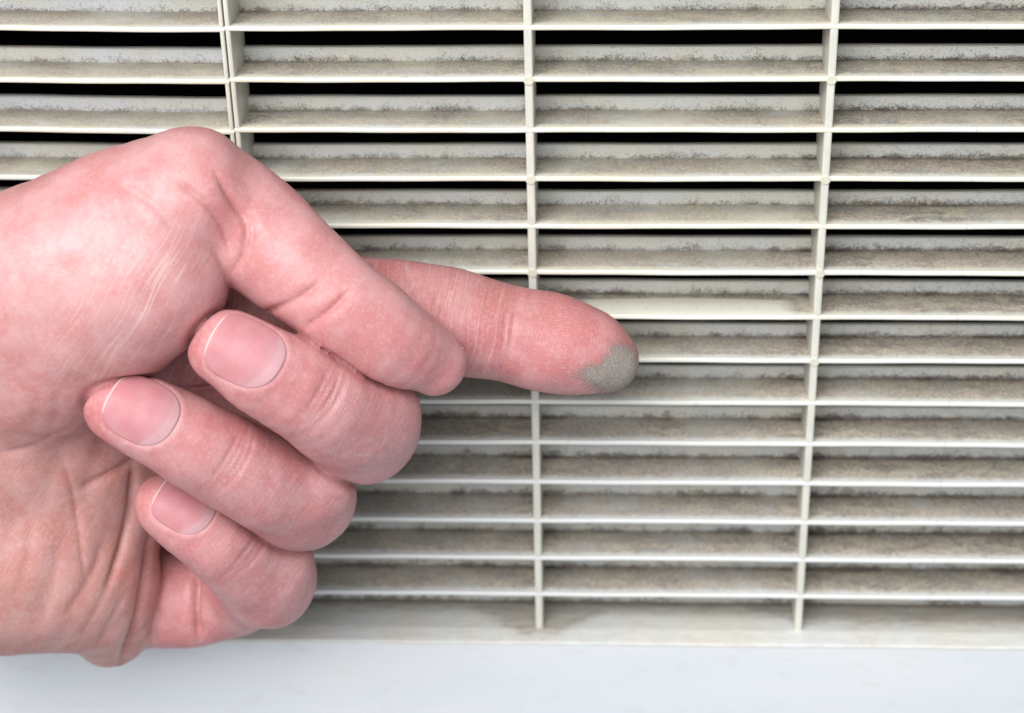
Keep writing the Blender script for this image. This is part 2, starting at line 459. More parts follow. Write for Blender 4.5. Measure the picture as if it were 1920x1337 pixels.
bendv = np.vectorize(left_bend)
slats = [o for o in unit.children if o.name.split('.')[0] == 'slat']
for o in slats:
    i = round(-(o.location.z + UZ) / MM / 9.1)
    left = o.data.vertices[0].co.x < -0.1
    xa, xb = (-100.0, X_SEAM1 - 0.4) if left else (X_SEAM1 + 0.4, 102.0)
    n = int(((11.0 if left else 19.0) + (6.0 if i > 4 else 0)) * (xb - xa))
    ph = random.uniform(0, 20)
    x = rng.uniform(xa, xb, n * 2)
    cl = clump(x, ph)
    keep = rng.random(len(x)) < cl * 0.6 + np.where(x > 52, 0.75, 0.08)
    x, cl = x[keep][:n], cl[keep][:n]
    n = len(x)
    yb = bendv(x) if left else np.zeros(n)
    kind = rng.random(n)
    P = np.stack([x, DEP - np.abs(rng.normal(0, 0.3, n)) - 0.06, LB + 0.05 + np.abs(rng.normal(0, 0.38, n)) * (0.4 + cl)], 1)
    m = (kind > 0.70) & (kind < 0.86)                     # on the lip
    P[m, 1] = DEP - 0.05; P[m, 2] = LB + rng.uniform(0.1, LIP - 0.1, m.sum())
    m2 = kind >= 0.86                                      # lying on the floor
    yf = rng.uniform(2.5, DEP - 0.5, n)
    P[m2, 1] = yf[m2]; P[m2, 2] = (TH + SLO * (yf - 0.3) / (DEP - 0.3) + 0.04)[m2]
    D0 = rng.normal(size=(n, 3)) * (1, 0.5, 0.6) + np.array([0, -0.1, 0.0]) + np.outer(np.where(m2, 0.05, np.where(m, 0.2, 0.5)), (0, 0, 1))
    A = curls(P, D0, 4, rng.uniform(0.09, 0.27, n))
    A[:, :, 1] = np.minimum(A[:, :, 1], DEP - 0.02)
    A[:, :, 2] = np.maximum(A[:, :, 2], TH + SLO * (A[:, :, 1] - 0.3) / (DEP - 0.3) + 0.02)
    A[:, :, 1] += yb[:, None]
    V, Q = fibres(A, 0.019)
    fast_mesh('lint', V, Q, M_LINT, o)['kind'] = 'stuff'

# ------------------------------------------------------------------ the hand (mm), one closed surface from a distance field
H = 0.42
OFF = 3.0
def chain(pts, off=OFF, sub=4):
    """pts: (px, py, mm in front of grille, radius in photo pixels) -> smooth polyline with radii in mm"""
    P = []
    for px, py, d, r in pts:
        p = at(px, py, d + off)
        P.append(np.append(p, r * depth_of(p) / FPX))
    P = np.array(P)
    out = []
    for k in range(len(P) - 1):
        a, b, c, d = P[max(k - 1, 0)], P[k], P[k + 1], P[min(k + 2, len(P) - 1)]
        for u in np.arange(sub) / sub:
            out.append(0.5 * (2 * b + (c - a) * u + (2 * a - 5 * b + 4 * c - d) * u * u + (3 * b - a - 3 * c + d) * u ** 3))
    out.append(P[-1])
    return np.array(out, np.float32)

def sd_chain(ch, X, Y, Z, want_s=False):
    best = None
    acc = 0.0
    for a, b in zip(ch[:-1], ch[1:]):
        ab = b[:3] - a[:3]
        L2 = float(ab @ ab) + 1e-9
        dx, dy, dz = X - a[0], Y - a[1], Z - a[2]
        tt = np.clip((dx * ab[0] + dy * ab[1] + dz * ab[2]) / L2, 0, 1)
        dd = np.sqrt((dx - tt * ab[0]) ** 2 + (dy - tt * ab[1]) ** 2 + (dz - tt * ab[2]) ** 2) - (a[3] + tt * (b[3] - a[3]))
        if best is None:
            best = dd
            if want_s:
                s = acc + tt * math.sqrt(L2)
        else:
            if want_s:
                s = np.where(dd < best, acc + tt * math.sqrt(L2), s)
            best = np.minimum(best, dd)
        acc += math.sqrt(L2)
    return (best, s) if want_s else best

CH = {
    'meta': chain(sub=3, pts=[(-420, 640, 20, 250), (-200, 605, 20, 228), (0, 570, 21, 207), (150, 502, 23, 187), (265, 425, 22, 158), (352, 362, 21, 123)]),
    'thenar': chain(sub=3, pts=[(60, 640, 21.5, 190), (170, 570, 24.5, 178), (264, 512, 26.5, 167)]),
    'hypo': chain(sub=3, pts=[(-420, 930, 20, 270), (-150, 985, 20, 245), (20, 1010, 20, 218), (130, 1060, 20, 165), (190, 1130, 20, 105), (206, 1186, 19, 68)]),
    'palm': chain(sub=3, pts=[(-420, 800, 18, 240), (-100, 800, 17, 225), (60, 810, 15, 190), (200, 850, 8, 170)]),
    'knuck': chain(sub=3, pts=[(260, 640, 3, 105), (220, 800, 3, 110), (200, 950, 5, 110), (210, 1080, 8, 95)]),
    'thumb': chain([(352, 362, 21, 123), (425, 405, 19.5, 117), (500, 455, 21.5, 106), (575, 518, 25, 95), (650, 579, 28, 91), (725, 633, 28.5, 86), (790, 668, 26, 68), (815, 685, 25.5, 60)]),
    'index': chain([(1135, 677, 11, 63), (1088, 658, 11, 84), (1030, 643, 11, 92), (950, 625, 11, 91), (880, 609, 11, 97), (800, 597, 11, 104), (700, 590, 11, 104), (540, 590, 9, 106), (330, 640, 5, 110)]),
    'middle': chain([(426, 654, 35, 73), (500, 697, 36, 86), (590, 743, 33.5, 100), (645, 775, 29.5, 107), (660, 795, 25, 98), (640, 792, 17, 98), (560, 760, 9, 98), (300, 680, 4, 100)]),
    'ring': chain([(224, 762, 36, 69), (300, 800, 37, 80), (400, 852, 35.5, 88), (490, 902, 32.5, 92), (540, 928, 27, 92), (525, 925, 17, 94), (440, 890, 9, 94), (240, 810, 4, 100)]),
    'little': chain([(316, 946, 32, 62), (380, 992, 32.5, 72), (445, 1040, 30, 79), (482, 1070, 26, 84), (485, 1085, 20, 84), (440, 1108, 15, 86), (340, 1125, 14, 90), (235, 1115, 13, 98)]),
}
KN = {
    'middle': chain([(712, 776, 28, 72), (704, 800, 26, 80), (688, 822, 25, 80)]),
    'ring': chain([(600, 916, 29, 67), (592, 936, 27, 73), (576, 952, 26, 72)]),
    'little': chain([(529, 1066, 26, 61), (522, 1082, 25, 68), (508, 1096, 24, 72)]),
}
PARTS = list(CH)
allp = np.concatenate([c for c in CH.values()])
lo = (allp[:, :3] - allp[:, 3:4]).min(0) - 3
hi = (allp[:, :3] + allp[:, 3:4]).max(0) + 3
lo[0] = max(lo[0], at(-330, 700, 20)[0])
N = np.ceil((hi - lo) / H).astype(int) + 1
GX = (lo[0] + H * np.arange(N[0])).astype(np.float32)
GY = (lo[1] + H * np.arange(N[1])).astype(np.float32)
GZ = (lo[2] + H * np.arange(N[2])).astype(np.float32)

def smin_into(F, G, sl, k):
    a = F[sl]
    h = np.maximum(k - np.abs(a - G), 0) / k
    F[sl] = np.minimum(a, G) - h * h * h * k / 6.0

def grid_chain(ch, mar=5.0):
    l = ch[:, :3] - ch[:, 3:4] - mar
    h = ch[:, :3] + ch[:, 3:4] + mar
    i0 = np.clip(np.floor((l.min(0) - lo) / H).astype(int), 0, N - 1)
    i1 = np.clip(np.ceil((h.max(0) - lo) / H).astype(int) + 1, 1, N)
    sl = tuple(slice(a, b) for a, b in zip(i0, i1))
    return sl, sd_chain(ch, GX[sl[0]][:, None, None], GY[sl[1]][None, :, None], GZ[sl[2]][None, None, :])

F = np.full(tuple(N), 12.0, np.float32)
for nm, k in (('hypo', 1.0), ('palm', 9.0), ('thenar', 9.0), ('meta', 4.0), ('knuck', 4.0), ('thumb', 1.3), ('index', 1.2), ('little', 1.6), ('ring', 1.0), ('middle', 1.0)):
    sl, G = grid_chain(CH[nm])
    if nm in KN:
        sl2, G2 = grid_chain(KN[nm])
        T = np.full(tuple(N), 12.0, np.float32)
        T[sl] = G
        smin_into(T, G2, sl2, 8.0)
        i0 = [min(a.start, b.start) for a, b in zip(sl, sl2)]; i1 = [max(a.stop, b.stop) for a, b in zip(sl, sl2)]
        sl = tuple(slice(a, b) for a, b in zip(i0, i1))
        G = T[sl]
    if nm in ('index', 'ring', 'middle'):      # a thin crevice stays open where two fingers press together
        a_ = F[sl].copy()
        m_ = np.minimum(a_, G)
        g_ = np.minimum(0.75 - np.abs(a_ - G), m_ + 0.85)
        smin_into(F, G, sl, 0.5)
        b_ = F[sl]
        h_ = np.maximum(0.8 - np.abs(b_ - g_), 0) / 0.8
        F[sl] = np.maximum(b_, g_) + h_ ** 3 * 0.8 / 6.0
        continue
    smin_into(F, G, sl, k)
for ax_ in range(3):                       # soften shards thinner than a voxel
    F = np.moveaxis(F, ax_, 0)
    F[1:-1] = 0.25 * F[:-2] + 0.5 * F[1:-1] + 0.25 * F[2:]
    F = np.moveaxis(F, 0, ax_)
F = np.ascontiguousarray(F)
# gentle fleshy unevenness
UNEVEN = ((0.21, 0.16, 0.19, 0.3, 0.16), (-0.35, 0.3, 0.27, 1.9, 0.10), (0.13, -0.4, 0.52, 4.0, 0.07), (0.6, 0.2, -0.45, 2.2, 0.05))
def uneven(X, Y, Z):
    return sum(am * np.sin(fx * X + fy * Y + fz * Z + ph) for fx, fy, fz, ph, am in UNEVEN)
F += uneven(GX[:, None, None], GY[None, :, None], GZ[None, None, :]).astype(np.float32)
F[0] = np.maximum(F[0], 0.3)               # close the cut wrist outside the frame
F[:, :, 0] = F[:, :, -1] = F[:, 0] = F[:, -1] = F[-1] = 5.0

def surface_nets(F):
    neg = F < 0
    nx, ny, nz = F.shape
    cnt = np.zeros((nx - 1, ny - 1, nz - 1), np.int8)
    for a in (0, 1):
        for b in (0, 1):
            for c in (0, 1):
                cnt += neg[a:nx - 1 + a, b:ny - 1 + b, c:nz - 1 + c]
    act = (cnt > 0) & (cnt < 8)
    idx = np.argwhere(act)
    num = np.full(act.shape, -1, np.int32)
    num[act] = np.arange(len(idx))
    acc = np.zeros((len(idx), 3)); w_ = np.zeros(len(idx))
    cor = [np.array(c) for c in ((0, 0, 0), (1, 0, 0), (0, 1, 0), (1, 1, 0), (0, 0, 1), (1, 0, 1), (0, 1, 1), (1, 1, 1))]
    for i in range(8):
        for j in range(i + 1, 8):
            if np.abs(cor[i] - cor[j]).sum() != 1:
                continue
            fa = F[tuple((idx + cor[i]).T)]; fb = F[tuple((idx + cor[j]).T)]
            m = (fa < 0) != (fb < 0)
            tt = np.where(m, fa / np.where(m, fa - fb, 1), 0)[:, None]
            acc += np.where(m[:, None], cor[i] + tt * (cor[j] - cor[i]), 0)
            w_ += m
    V = idx + acc / w_[:, None]
    quads = []
    for ax in range(3):
        o1, o2 = (ax + 1) % 3, (ax + 2) % 3
        A = [slice(None)] * 3; B = [slice(None)] * 3
        A[ax] = slice(0, -1); B[ax] = slice(1, None)
        ch_ = np.argwhere(neg[tuple(A)] != neg[tuple(B)])
        ch_ = ch_[(ch_[:, o1] > 0) & (ch_[:, o2] > 0) & (ch_[:, o1] < F.shape[o1] - 1) & (ch_[:, o2] < F.shape[o2] - 1)]
        e1 = np.eye(3, dtype=int)[o1]; e2 = np.eye(3, dtype=int)[o2]
        q = np.stack([num[tuple(p.T)] for p in (ch_ - e1 - e2, ch_ - e2, ch_, ch_ - e1)], 1)
        flip = ~neg[tuple(ch_.T)]
        q[flip] = q[flip][:, ::-1]
        quads.append(q)
    Q = np.concatenate(quads)
    return V, Q[(Q >= 0).all(1)]

def sample(P):
    g = (P - lo) / H
    i = np.clip(np.floor(g).astype(int), 0, N - 2)
    f = g - i
    r = 0
    for a in (0, 1):
        for b in (0, 1):
            for c in (0, 1):
                r = r + F[i[:, 0] + a, i[:, 1] + b, i[:, 2] + c] * (f[:, 0] if a else 1 - f[:, 0]) * (f[:, 1] if b else 1 - f[:, 1]) * (f[:, 2] if c else 1 - f[:, 2])
    return r
def grad(P, e=0.5):
    return np.stack([sample(P + d) - sample(P - d) for d in np.eye(3) * e], 1) / (2 * e)

HV, HQ = surface_nets(F)
HV = lo + HV * H
for _ in range(2):
    g = grad(HV, 0.3)
    g2 = (g * g).sum(1)
    HV = HV - 0.8 * (np.where(g2 > 0.6, np.clip(sample(HV), -.25, .25), 0) / np.maximum(g2, 0.6))[:, None] * g
g = grad(HV, 0.55)
HN = g / (np.linalg.norm(g, axis=1)[:, None] + 1e-9)
view = CAM - HV
view /= np.linalg.norm(view, axis=1)[:, None]
facing = (HN * view).sum(1)
PX, PY = project(HV)

# which part each point belongs to, and its place along it
bd = np.full(len(HV), 1e9); part = np.zeros(len(HV), int); along = np.zeros(len(HV))
sds = {}
for k, nm in enumerate(PARTS):
    d_, s_ = sd_chain(CH[nm].astype(float), HV[:, 0], HV[:, 1], HV[:, 2], True)
    if nm in KN:
        d_ = np.minimum(d_, sd_chain(KN[nm].astype(float), HV[:, 0], HV[:, 1], HV[:, 2]))
    sds[nm] = d_
    m = d_ < bd
    bd[m] = d_[m]; part[m] = k; along[m] = s_[m]
PI = {nm: k for k, nm in enumerate(PARTS)}
def isp(*nm):
    return np.isin(part, [PI[n] for n in nm])

# px per mm at each point, to speak of photo-sized distances
pxmm = FPX / ((HV - CAM) @ FWD)
def dist_poly(poly):
    P = np.array(poly, float)
    b = np.full(len(PX), 1e9)
    tot = np.concatenate([[0], np.cumsum(np.linalg.norm(np.diff(P, axis=0), axis=1))])
    pos = np.zeros(len(PX)); sgn = np.zeros(len(PX))
    for k in range(len(P) - 1):
        d = P[k + 1] - P[k]; L = np.linalg.norm(d)
        tt = np.clip(((PX - P[k, 0]) * d[0] + (PY - P[k, 1]) * d[1]) / L ** 2, 0, 1)
        ex, ey = PX - P[k, 0] - tt * d[0], PY - P[k, 1] - tt * d[1]
        q = np.hypot(ex, ey)
        m = q < b
        b[m] = q[m]; pos[m] = (tot[k] + tt * L)[m] / tot[-1]
    return b / pxmm, pos
def smooth(P, n=6):
    P = np.array(P, float); out = []
    for k in range(len(P) - 1):
        a, b, c, d = P[max(k - 1, 0)], P[k], P[k + 1], P[min(k + 2, len(P) - 1)]
        for u in np.arange(n) / n:
            out.append(0.5 * (2 * b + (c - a) * u + (2 * a - 5 * b + 4 * c - d) * u * u + (3 * b - a - 3 * c + d) * u ** 3))
    out.append(P[-1])
    return out

PALM = ('meta', 'thenar', 'hypo', 'palm', 'knuck')
# folds of the skin: polyline, depth mm, half width mm, raised flank mm, parts
CREASES = [
    ([(330, 339), (377, 374), (418, 427), (434, 480)], 0.45, 0.5, 0.0, ('meta', 'thenar', 'thumb')),
    ([(405, 324), (440, 383), (462, 421), (455, 478), (434, 512)], 0.55, 0.5, 0.08, ('meta', 'thumb', 'thenar')),
    ([(470, 400), (482, 440), (470, 500)], 0.25, 0.5, 0.1, ('thumb',)),
    ([(217, 346), (276, 374), (333, 434)], 0.25, 0.7, 0.1, ('meta', 'thenar')),
    ([(598, 532), (550, 565), (490, 592)], 0.5, 0.5, 0.15, ('thumb',)),
    ([(655, 546), (620, 580), (572, 616)], 0.5, 0.45, 0.15, ('thumb',)),
    ([(973, 551), (963, 600), (958, 640), (951, 690)], 0.22, 0.35, 0.12, ('index',)),
    ([(957, 565), (947, 610), (943, 650), (939, 700)], 0.22, 0.35, 0.12, ('index',)),
    ([(763, 510), (778, 555), (795, 600)], 0.25, 0.4, 0.1, ('index',)),
    ([(775, 505), (790, 555), (800, 590)], 0.2, 0.4, 0.1, ('index',)),
    ([(250, 880), (246, 950), (228, 1030), (205, 1095)], 1.0, 0.6, 0.15, PALM + ('little',)),
    ([(284, 1005), (276, 1070), (262, 1150), (240, 1215), (222, 1252)], 1.2, 0.6, 0.25, PALM + ('little',)),
    ([(369, 1075), (367, 1130), (369, 1165), (376, 1198)], 1.2, 0.5, 0.3, ('little', 'hypo', 'knuck')),
    ([(300, 1140), (288, 1175), (290, 1214)], 0.6, 0.5, 0.2, ('little', 'hypo', 'knuck')),
    ([(440, 1140), (460, 1165), (485, 1178)], 0.7, 0.5, 0.2, ('little',)),
    ([(410, 1115), (440, 1155), (475, 1172)], 0.4, 0.5, 0.2, ('little',)),
    ([(155, 914), (209, 887), (262, 855)], 0.5, 0.6, 0.15, PALM),
    ([(0, 815), (84, 823), (170, 818)], 0.2, 0.7, 0.15, PALM),
    ([(0, 850), (60, 838), (111, 815), (150, 790)], 0.25, 0.5, 0.1, PALM),
    ([(111, 854), (129, 893), (141, 944), (150, 1010), (160, 1090)], 0.16, 0.4, 0.1, PALM),
    ([(195, 1010), (170, 1080), (120, 1160)], 0.2, 0.6, 0.1, PALM),
    ([(210, 1080), (185, 1140), (150, 1195)], 0.2, 0.6, 0.1, PALM),
    ([(60, 980), (50, 1060), (20, 1130)], 0.13, 0.8, 0.1, PALM),
    ([(235, 1110), (205, 1170), (180, 1215)], 0.2, 0.6, 0.1, PALM),
    ([(110, 1010), (100, 1100), (70, 1180)], 0.12, 0.8, 0.1, PALM),
    ([(40, 660), (70, 740), (60, 800)], 0.1, 0.8, 0.1, PALM),
    ([(95, 690), (110, 760), (90, 830)], 0.1, 0.7, 0.1, PALM),
]
disp = np.zeros(len(HV)); crease_red_shade = np.zeros(len(HV))
for poly, dep, wd, fl, prt in CREASES:
    q, pos = dist_poly(smooth(poly))
    m = isp(*prt) & (facing > -0.1)
    if 'little' in prt:
        m &= ~(isp('little') & (HV[:, 1] < -28.5))
    tap = np.clip(np.minimum(pos, 1 - pos) * 5 + 0.25, 0, 1)
    prof = -dep * np.exp(-(q / wd) ** 2) - 0.3 * dep * np.exp(-(q / (2.5 * wd)) ** 2) + 0.45 * fl * np.exp(-((q - 3.4 * wd) / (1.9 * wd)) ** 2)
    disp += np.where(m, prof * tap, 0)
    crease_red_shade = np.maximum(crease_red_shade, np.where(m, tap * np.exp(-(q / (wd * 1.3)) ** 2) * min(1, dep * 1.3), 0))
# the fold where the ball of the thumb meets the thumb
tt_ = np.exp(-((sds['thumb'] - np.minimum(sds['thenar'], sds['knuck'])) / 0.6) ** 2) * (np.abs(sds['thumb']) < 1.4) * np.clip((PY - 400) / 60, 0, 1) * (facing > -0.1)
disp -= 0.35 * tt_
# knuckle and DIP joint wrinkles on the folded fingers, arcs across the finger
for nm, c0, ss in (('middle', (612, 742), (-16, -5, 8, 22)), ('ring', (440, 862), (-14, -3, 9, 20)), ('little', (470, 1035), (-8, 4, 14))):
    ax = np.array([0.86, 0.5]) if nm != 'little' else np.array([0.80, 0.6])
    u = (PX - c0[0]) * ax[0] + (PY - c0[1]) * ax[1]
    v = -(PX - c0[0]) * ax[1] + (PY - c0[1]) * ax[0]
    for s0 in ss:
        q = (u - s0 + 0.0035 * v * v * (1 if s0 > 0 else 0.4)) / pxmm
        mm_ = isp(nm) & (facing > 0)
        amp = 0.34 * np.exp(-(v / 48.0) ** 2)
        disp += np.where(mm_, -amp * np.exp(-(q / 0.36) ** 2), 0)

# nails: (centre px, direction towards the cuticle in the photo, length px, width px, tilt of the nail normal)
def own(nm, P):
    return sd_chain(CH[nm].astype(float), P[:, 0], P[:, 1], P[:, 2]) + uneven(P[:, 0], P[:, 1], P[:, 2])
def own_grad(nm, p, e=0.8):
    return np.array([own(nm, (p + d)[None])[0] - own(nm, (p - d)[None])[0] for d in np.eye(3) * e])
def unit_v(v):
    return v / np.linalg.norm(v)
NAILS = [
    ('middle', (462, 655), (0.885, 0.465), 146, 128, (0.5, 0.12)),
    ('ring', (266, 765), (0.885, 0.465), 138, 124, (0.5, 0.10)),
    ('little', (349, 942), (0.86, 0.51), 114, 106, (0.5, 0.12)),
    ('thumb', (800, 672), (-0.80, -0.60), 112, 84, None),
]
nail_frames = []
nailmask = np.zeros(len(HV)); cutmask = np.zeros(len(HV))
for nm, c, dr, ln, wd, tl in NAILS:
    cand = np.where(isp(nm) & (facing > 0.3) & (np.hypot(PX - c[0], PY - c[1]) < 14))[0]
    c3 = HV[cand[np.argmin(((HV[cand] - CAM) @ FWD))]]
    ray = unit_v(c3 - CAM)
    if tl is None:                      # thumb nail: on the far upper side, only its edge shows
        n3 = unit_v(RT * 0.60 + UP * 0.74 + ray * 0.62)
        c3 = c3 + ray * 8.0
        c3 = c3 + n3 * 9.0
        for _ in range(40):
            c3 = c3 - n3 * float(own(nm, c3[None])[0]) * 0.8
    else:
        c3 = CAM + unit_v(FWD + RT * ((c[0] - 960) / FPX) - UP * ((c[1] - 668.5) / FPX)) * np.linalg.norm(c3 - CAM)
        n3 = unit_v(unit_v(own_grad(nm, c3)) * tl[0] + (-ray) * (1 - tl[0]) + UP * tl[1])
    a3 = RT * dr[0] - UP * dr[1]
    a3 = unit_v(a3 - n3 * (a3 @ n3))
    b3 = np.cross(n3, a3)
    sc_ = depth_of(c3) / FPX
    hl, hw = ln / 2 * sc_, wd / 2 * sc_
    nail_frames.append((nm, c3, a3, b3, n3, hl, hw))
    rel = HV - c3
    u, v, wn_ = rel @ a3 / hl, rel @ b3 / hw, rel @ n3
    near = isp(nm) & ((HN @ n3) > -0.3) & (np.abs(u) < 2) & (np.abs(v) < 2) & (wn_ > -6)
    # outline: squarer towards the free edge (u=-1), round at the cuticle (u=+1)
    pw = np.where(u < 0, 5.0, 2.4)
    q = (np.abs(u) ** pw + np.abs(v) ** np.where(u < 0, 3.2, 2.4)) ** (1 / np.where(u < 0, 4.0, 2.4))
    ins = np.clip((1.02 - q) / 0.10, 0, 1)
    rim = np.exp(-((q - 1.13) / 0.09) ** 2)
    tip = np.clip((-u - 0.75) / 0.25, 0, 1)
    if tl is None:
        near &= False
    disp += np.where(near, -0.34 * ins + 0.09 * rim * (1 - tip) - 0.05 * rim * tip, 0)
    nailmask = np.maximum(nailmask, np.where(near, ins, 0))
    cutmask = np.maximum(cutmask, np.where(near, np.exp(-((q - 1.05) / 0.035) ** 2) * (1 - tip), 0))

st = np.sort(np.stack([sds[n] for n in ('thumb', 'index', 'middle', 'ring', 'little')]), axis=0)
disp *= np.where(isp('thumb', 'index', 'middle', 'ring'), np.clip((st[1] - st[0] - 0.7) / 1.2, 0, 1), 1)
HV2 = HV + HN * disp[:, None]
# relax the few points down in the crevices
crv = np.where((st[1] - st[0] < 1.3) & (st[0] < 0.8))[0]
E_ = np.concatenate([HQ[:, [0, 1]], HQ[:, [1, 2]], HQ[:, [2, 3]], HQ[:, [3, 0]]])
deg = np.maximum(np.bincount(E_.ravel(), minlength=len(HV2)), 1)
for _ in range(6):
    sm_ = np.stack([np.bincount(E_[:, 0], HV2[E_[:, 1], q], len(HV2)) + np.bincount(E_[:, 1], HV2[E_[:, 0], q], len(HV2)) for q in range(3)], 1) / deg[:, None]
    HV2[crv] = 0.4 * HV2[crv] + 0.6 * sm_[crv]

# skin colour: flush, pallor, tan, plus painted shade on knuckles and in creases
def blob(cx, cy, rx, ry=None, ang=0.0):
    ry = ry or rx
    ca, sa = math.cos(ang), math.sin(ang)
    dx, dy = PX - cx, PY - cy
    return np.exp(-(((dx * ca + dy * sa) / rx) ** 2 + ((-dx * sa + dy * ca) / ry) ** 2))
base = np.array([0.60, 0.272, 0.275])
col = np.tile(base, (len(HV), 1))
def tint(mask, c, k):
    global col
    f = np.clip(mask * k, 0, 1)[:, None]
    col = col * (1 - f) + np.array(c) * f
RED, PALE, TAN, MAU_SHADE = (0.57, 0.170, 0.178), (0.65, 0.375, 0.36), (0.51, 0.262, 0.205), (0.48, 0.25, 0.262)
tint(isp(*PALM).astype(float) * np.clip((PY - 600) / 300, 0, 1), TAN, 0.62)
tint(blob(80, 520, 190, 120, -0.3), PALE, 0.5)
tint(blob(330, 300, 90, 60), PALE, 0.3)
tint(blob(60, 660, 120, 90), PALE, 0.25)
tint(blob(120, 740, 120, 60), RED, 0.35)
tint(blob(420, 400, 60, 70), RED, 0.35)
tint(isp('thumb').astype(float), RED, 0.16)
tint(isp('thumb') * blob(640, 600, 90, 45, 0.6), RED, 0.4)
tint(isp('thumb') * blob(800, 700, 80, 60), RED, 0.40)
tint(isp('index').astype(float), RED, 0.72)
tint(blob(120, 445, 70, 40, -0.5), (0.58, 0.40, 0.42), 0.4)
tint(isp('index') * blob(1090, 640, 70, 60), (0.60, 0.19, 0.19), 0.5)
tint(isp('index') * blob(900, 560, 120, 30, 0.2), TAN, 0.35)
for nm, tp, md, kn in (('middle', (375, 660), (560, 720), (720, 810)), ('ring', (180, 770), (400, 850), (600, 950)), ('little', (275, 950), (420, 1010), (540, 1080))):
    tint(isp(nm).astype(float), RED, 0.32)
    tint(isp(nm) * blob(tp[0], tp[1], 60), RED, 0.62)
    tint(isp(nm) * blob(md[0], md[1] - 10, 60, 50), RED, 0.15)
    tint(isp(nm) * blob(kn[0], kn[1], 110, 80, 0.5), MAU_SHADE, 0.6)  # shade on the right ends of the fingers, painted in as mauve
tint(isp('little', 'knuck', 'hypo') * blob(330, 1110, 70, 70), RED, 0.45)
tint(crease_red_shade, (0.50, 0.19, 0.155), 0.60)  # folds reddened, with their shade painted into the skin colour
tint(cutmask, (0.74, 0.46, 0.44), 0.4)

col = np.clip(col * np.where(isp('index'), 0.86, 0.94)[:, None], 0, 1)
# coordinates for the fine relief: (along the finger, across it, part number)
fuv = np.zeros((len(HV), 3))
axes = {'thenar': (0.83, 0.55), 'meta': (0.83, 0.55), 'hypo': (0.83, 0.55), 'palm': (0.83, 0.55), 'knuck': (0.83, 0.55),
        'thumb': (0.78, 0.62), 'index': (0.98, 0.19), 'middle': (0.87, 0.49), 'ring': (0.88, 0.47), 'little': (0.80, 0.6)}
for nm, (ax, ay) in axes.items():
    m = part == PI[nm]
    grp = 0.0 if nm in PALM else float(PI[nm])
    fuv[m, 0] = (PX[m] * ax + PY[m] * ay) * 0.0875
    fuv[m, 1] = (-PX[m] * ay + PY[m] * ax) * 0.0875
    fuv[m, 0] += 0.9 * np.sin(fuv[m, 1] * 0.11 + 0.5) + 0.25 * np.sin(fuv[m, 1] * 0.45 + fuv[m, 0] * 0.2)
    fuv[m, 2] = grp * 13.0
# fingerprint rings on the pad of the index finger
fx, fy = (PX - 1058) * 0.088, (PY - 655) * 0.088
ca, sa = math.cos(0.25), math.sin(0.25)
fx, fy = fx * ca + fy * sa, -fx * sa + fy * ca
fpr = np.sqrt((fx * (1.0 + 0.12 * (fx < 0))) ** 2 + (fy * 1.12) ** 2 + 0.15) + 0.25 * np.sin(fx * 0.8 + 1) * np.sin(fy * 0.9)
fpm = isp('index') * np.clip((PX - 955) / 25, 0, 1)
wrk = np.where(isp(*PALM), 0.22, 0.4)
wrk = np.where(isp('thumb'), 0.25, wrk)
wrk = np.where(isp('index'), 0.9 * (1 - 0.75 * fpm), wrk)
for nm, kn, tp in (('middle', (690, 800), (420, 655)), ('ring', (570, 935), (225, 765)), ('little', (520, 1075), (315, 945))):
    wrk = np.where(isp(nm), 0.22 + 0.6 * blob(kn[0], kn[1], 130, 130) + 0.0, wrk)
lines = np.where(isp('thenar', 'meta'), blob(260, 560, 190, 100, -0.9) * 0.7, np.where(isp('hypo', 'palm'), 0.15, np.where(isp('index'), 0.35 * (1 - fpm), 0.05)))

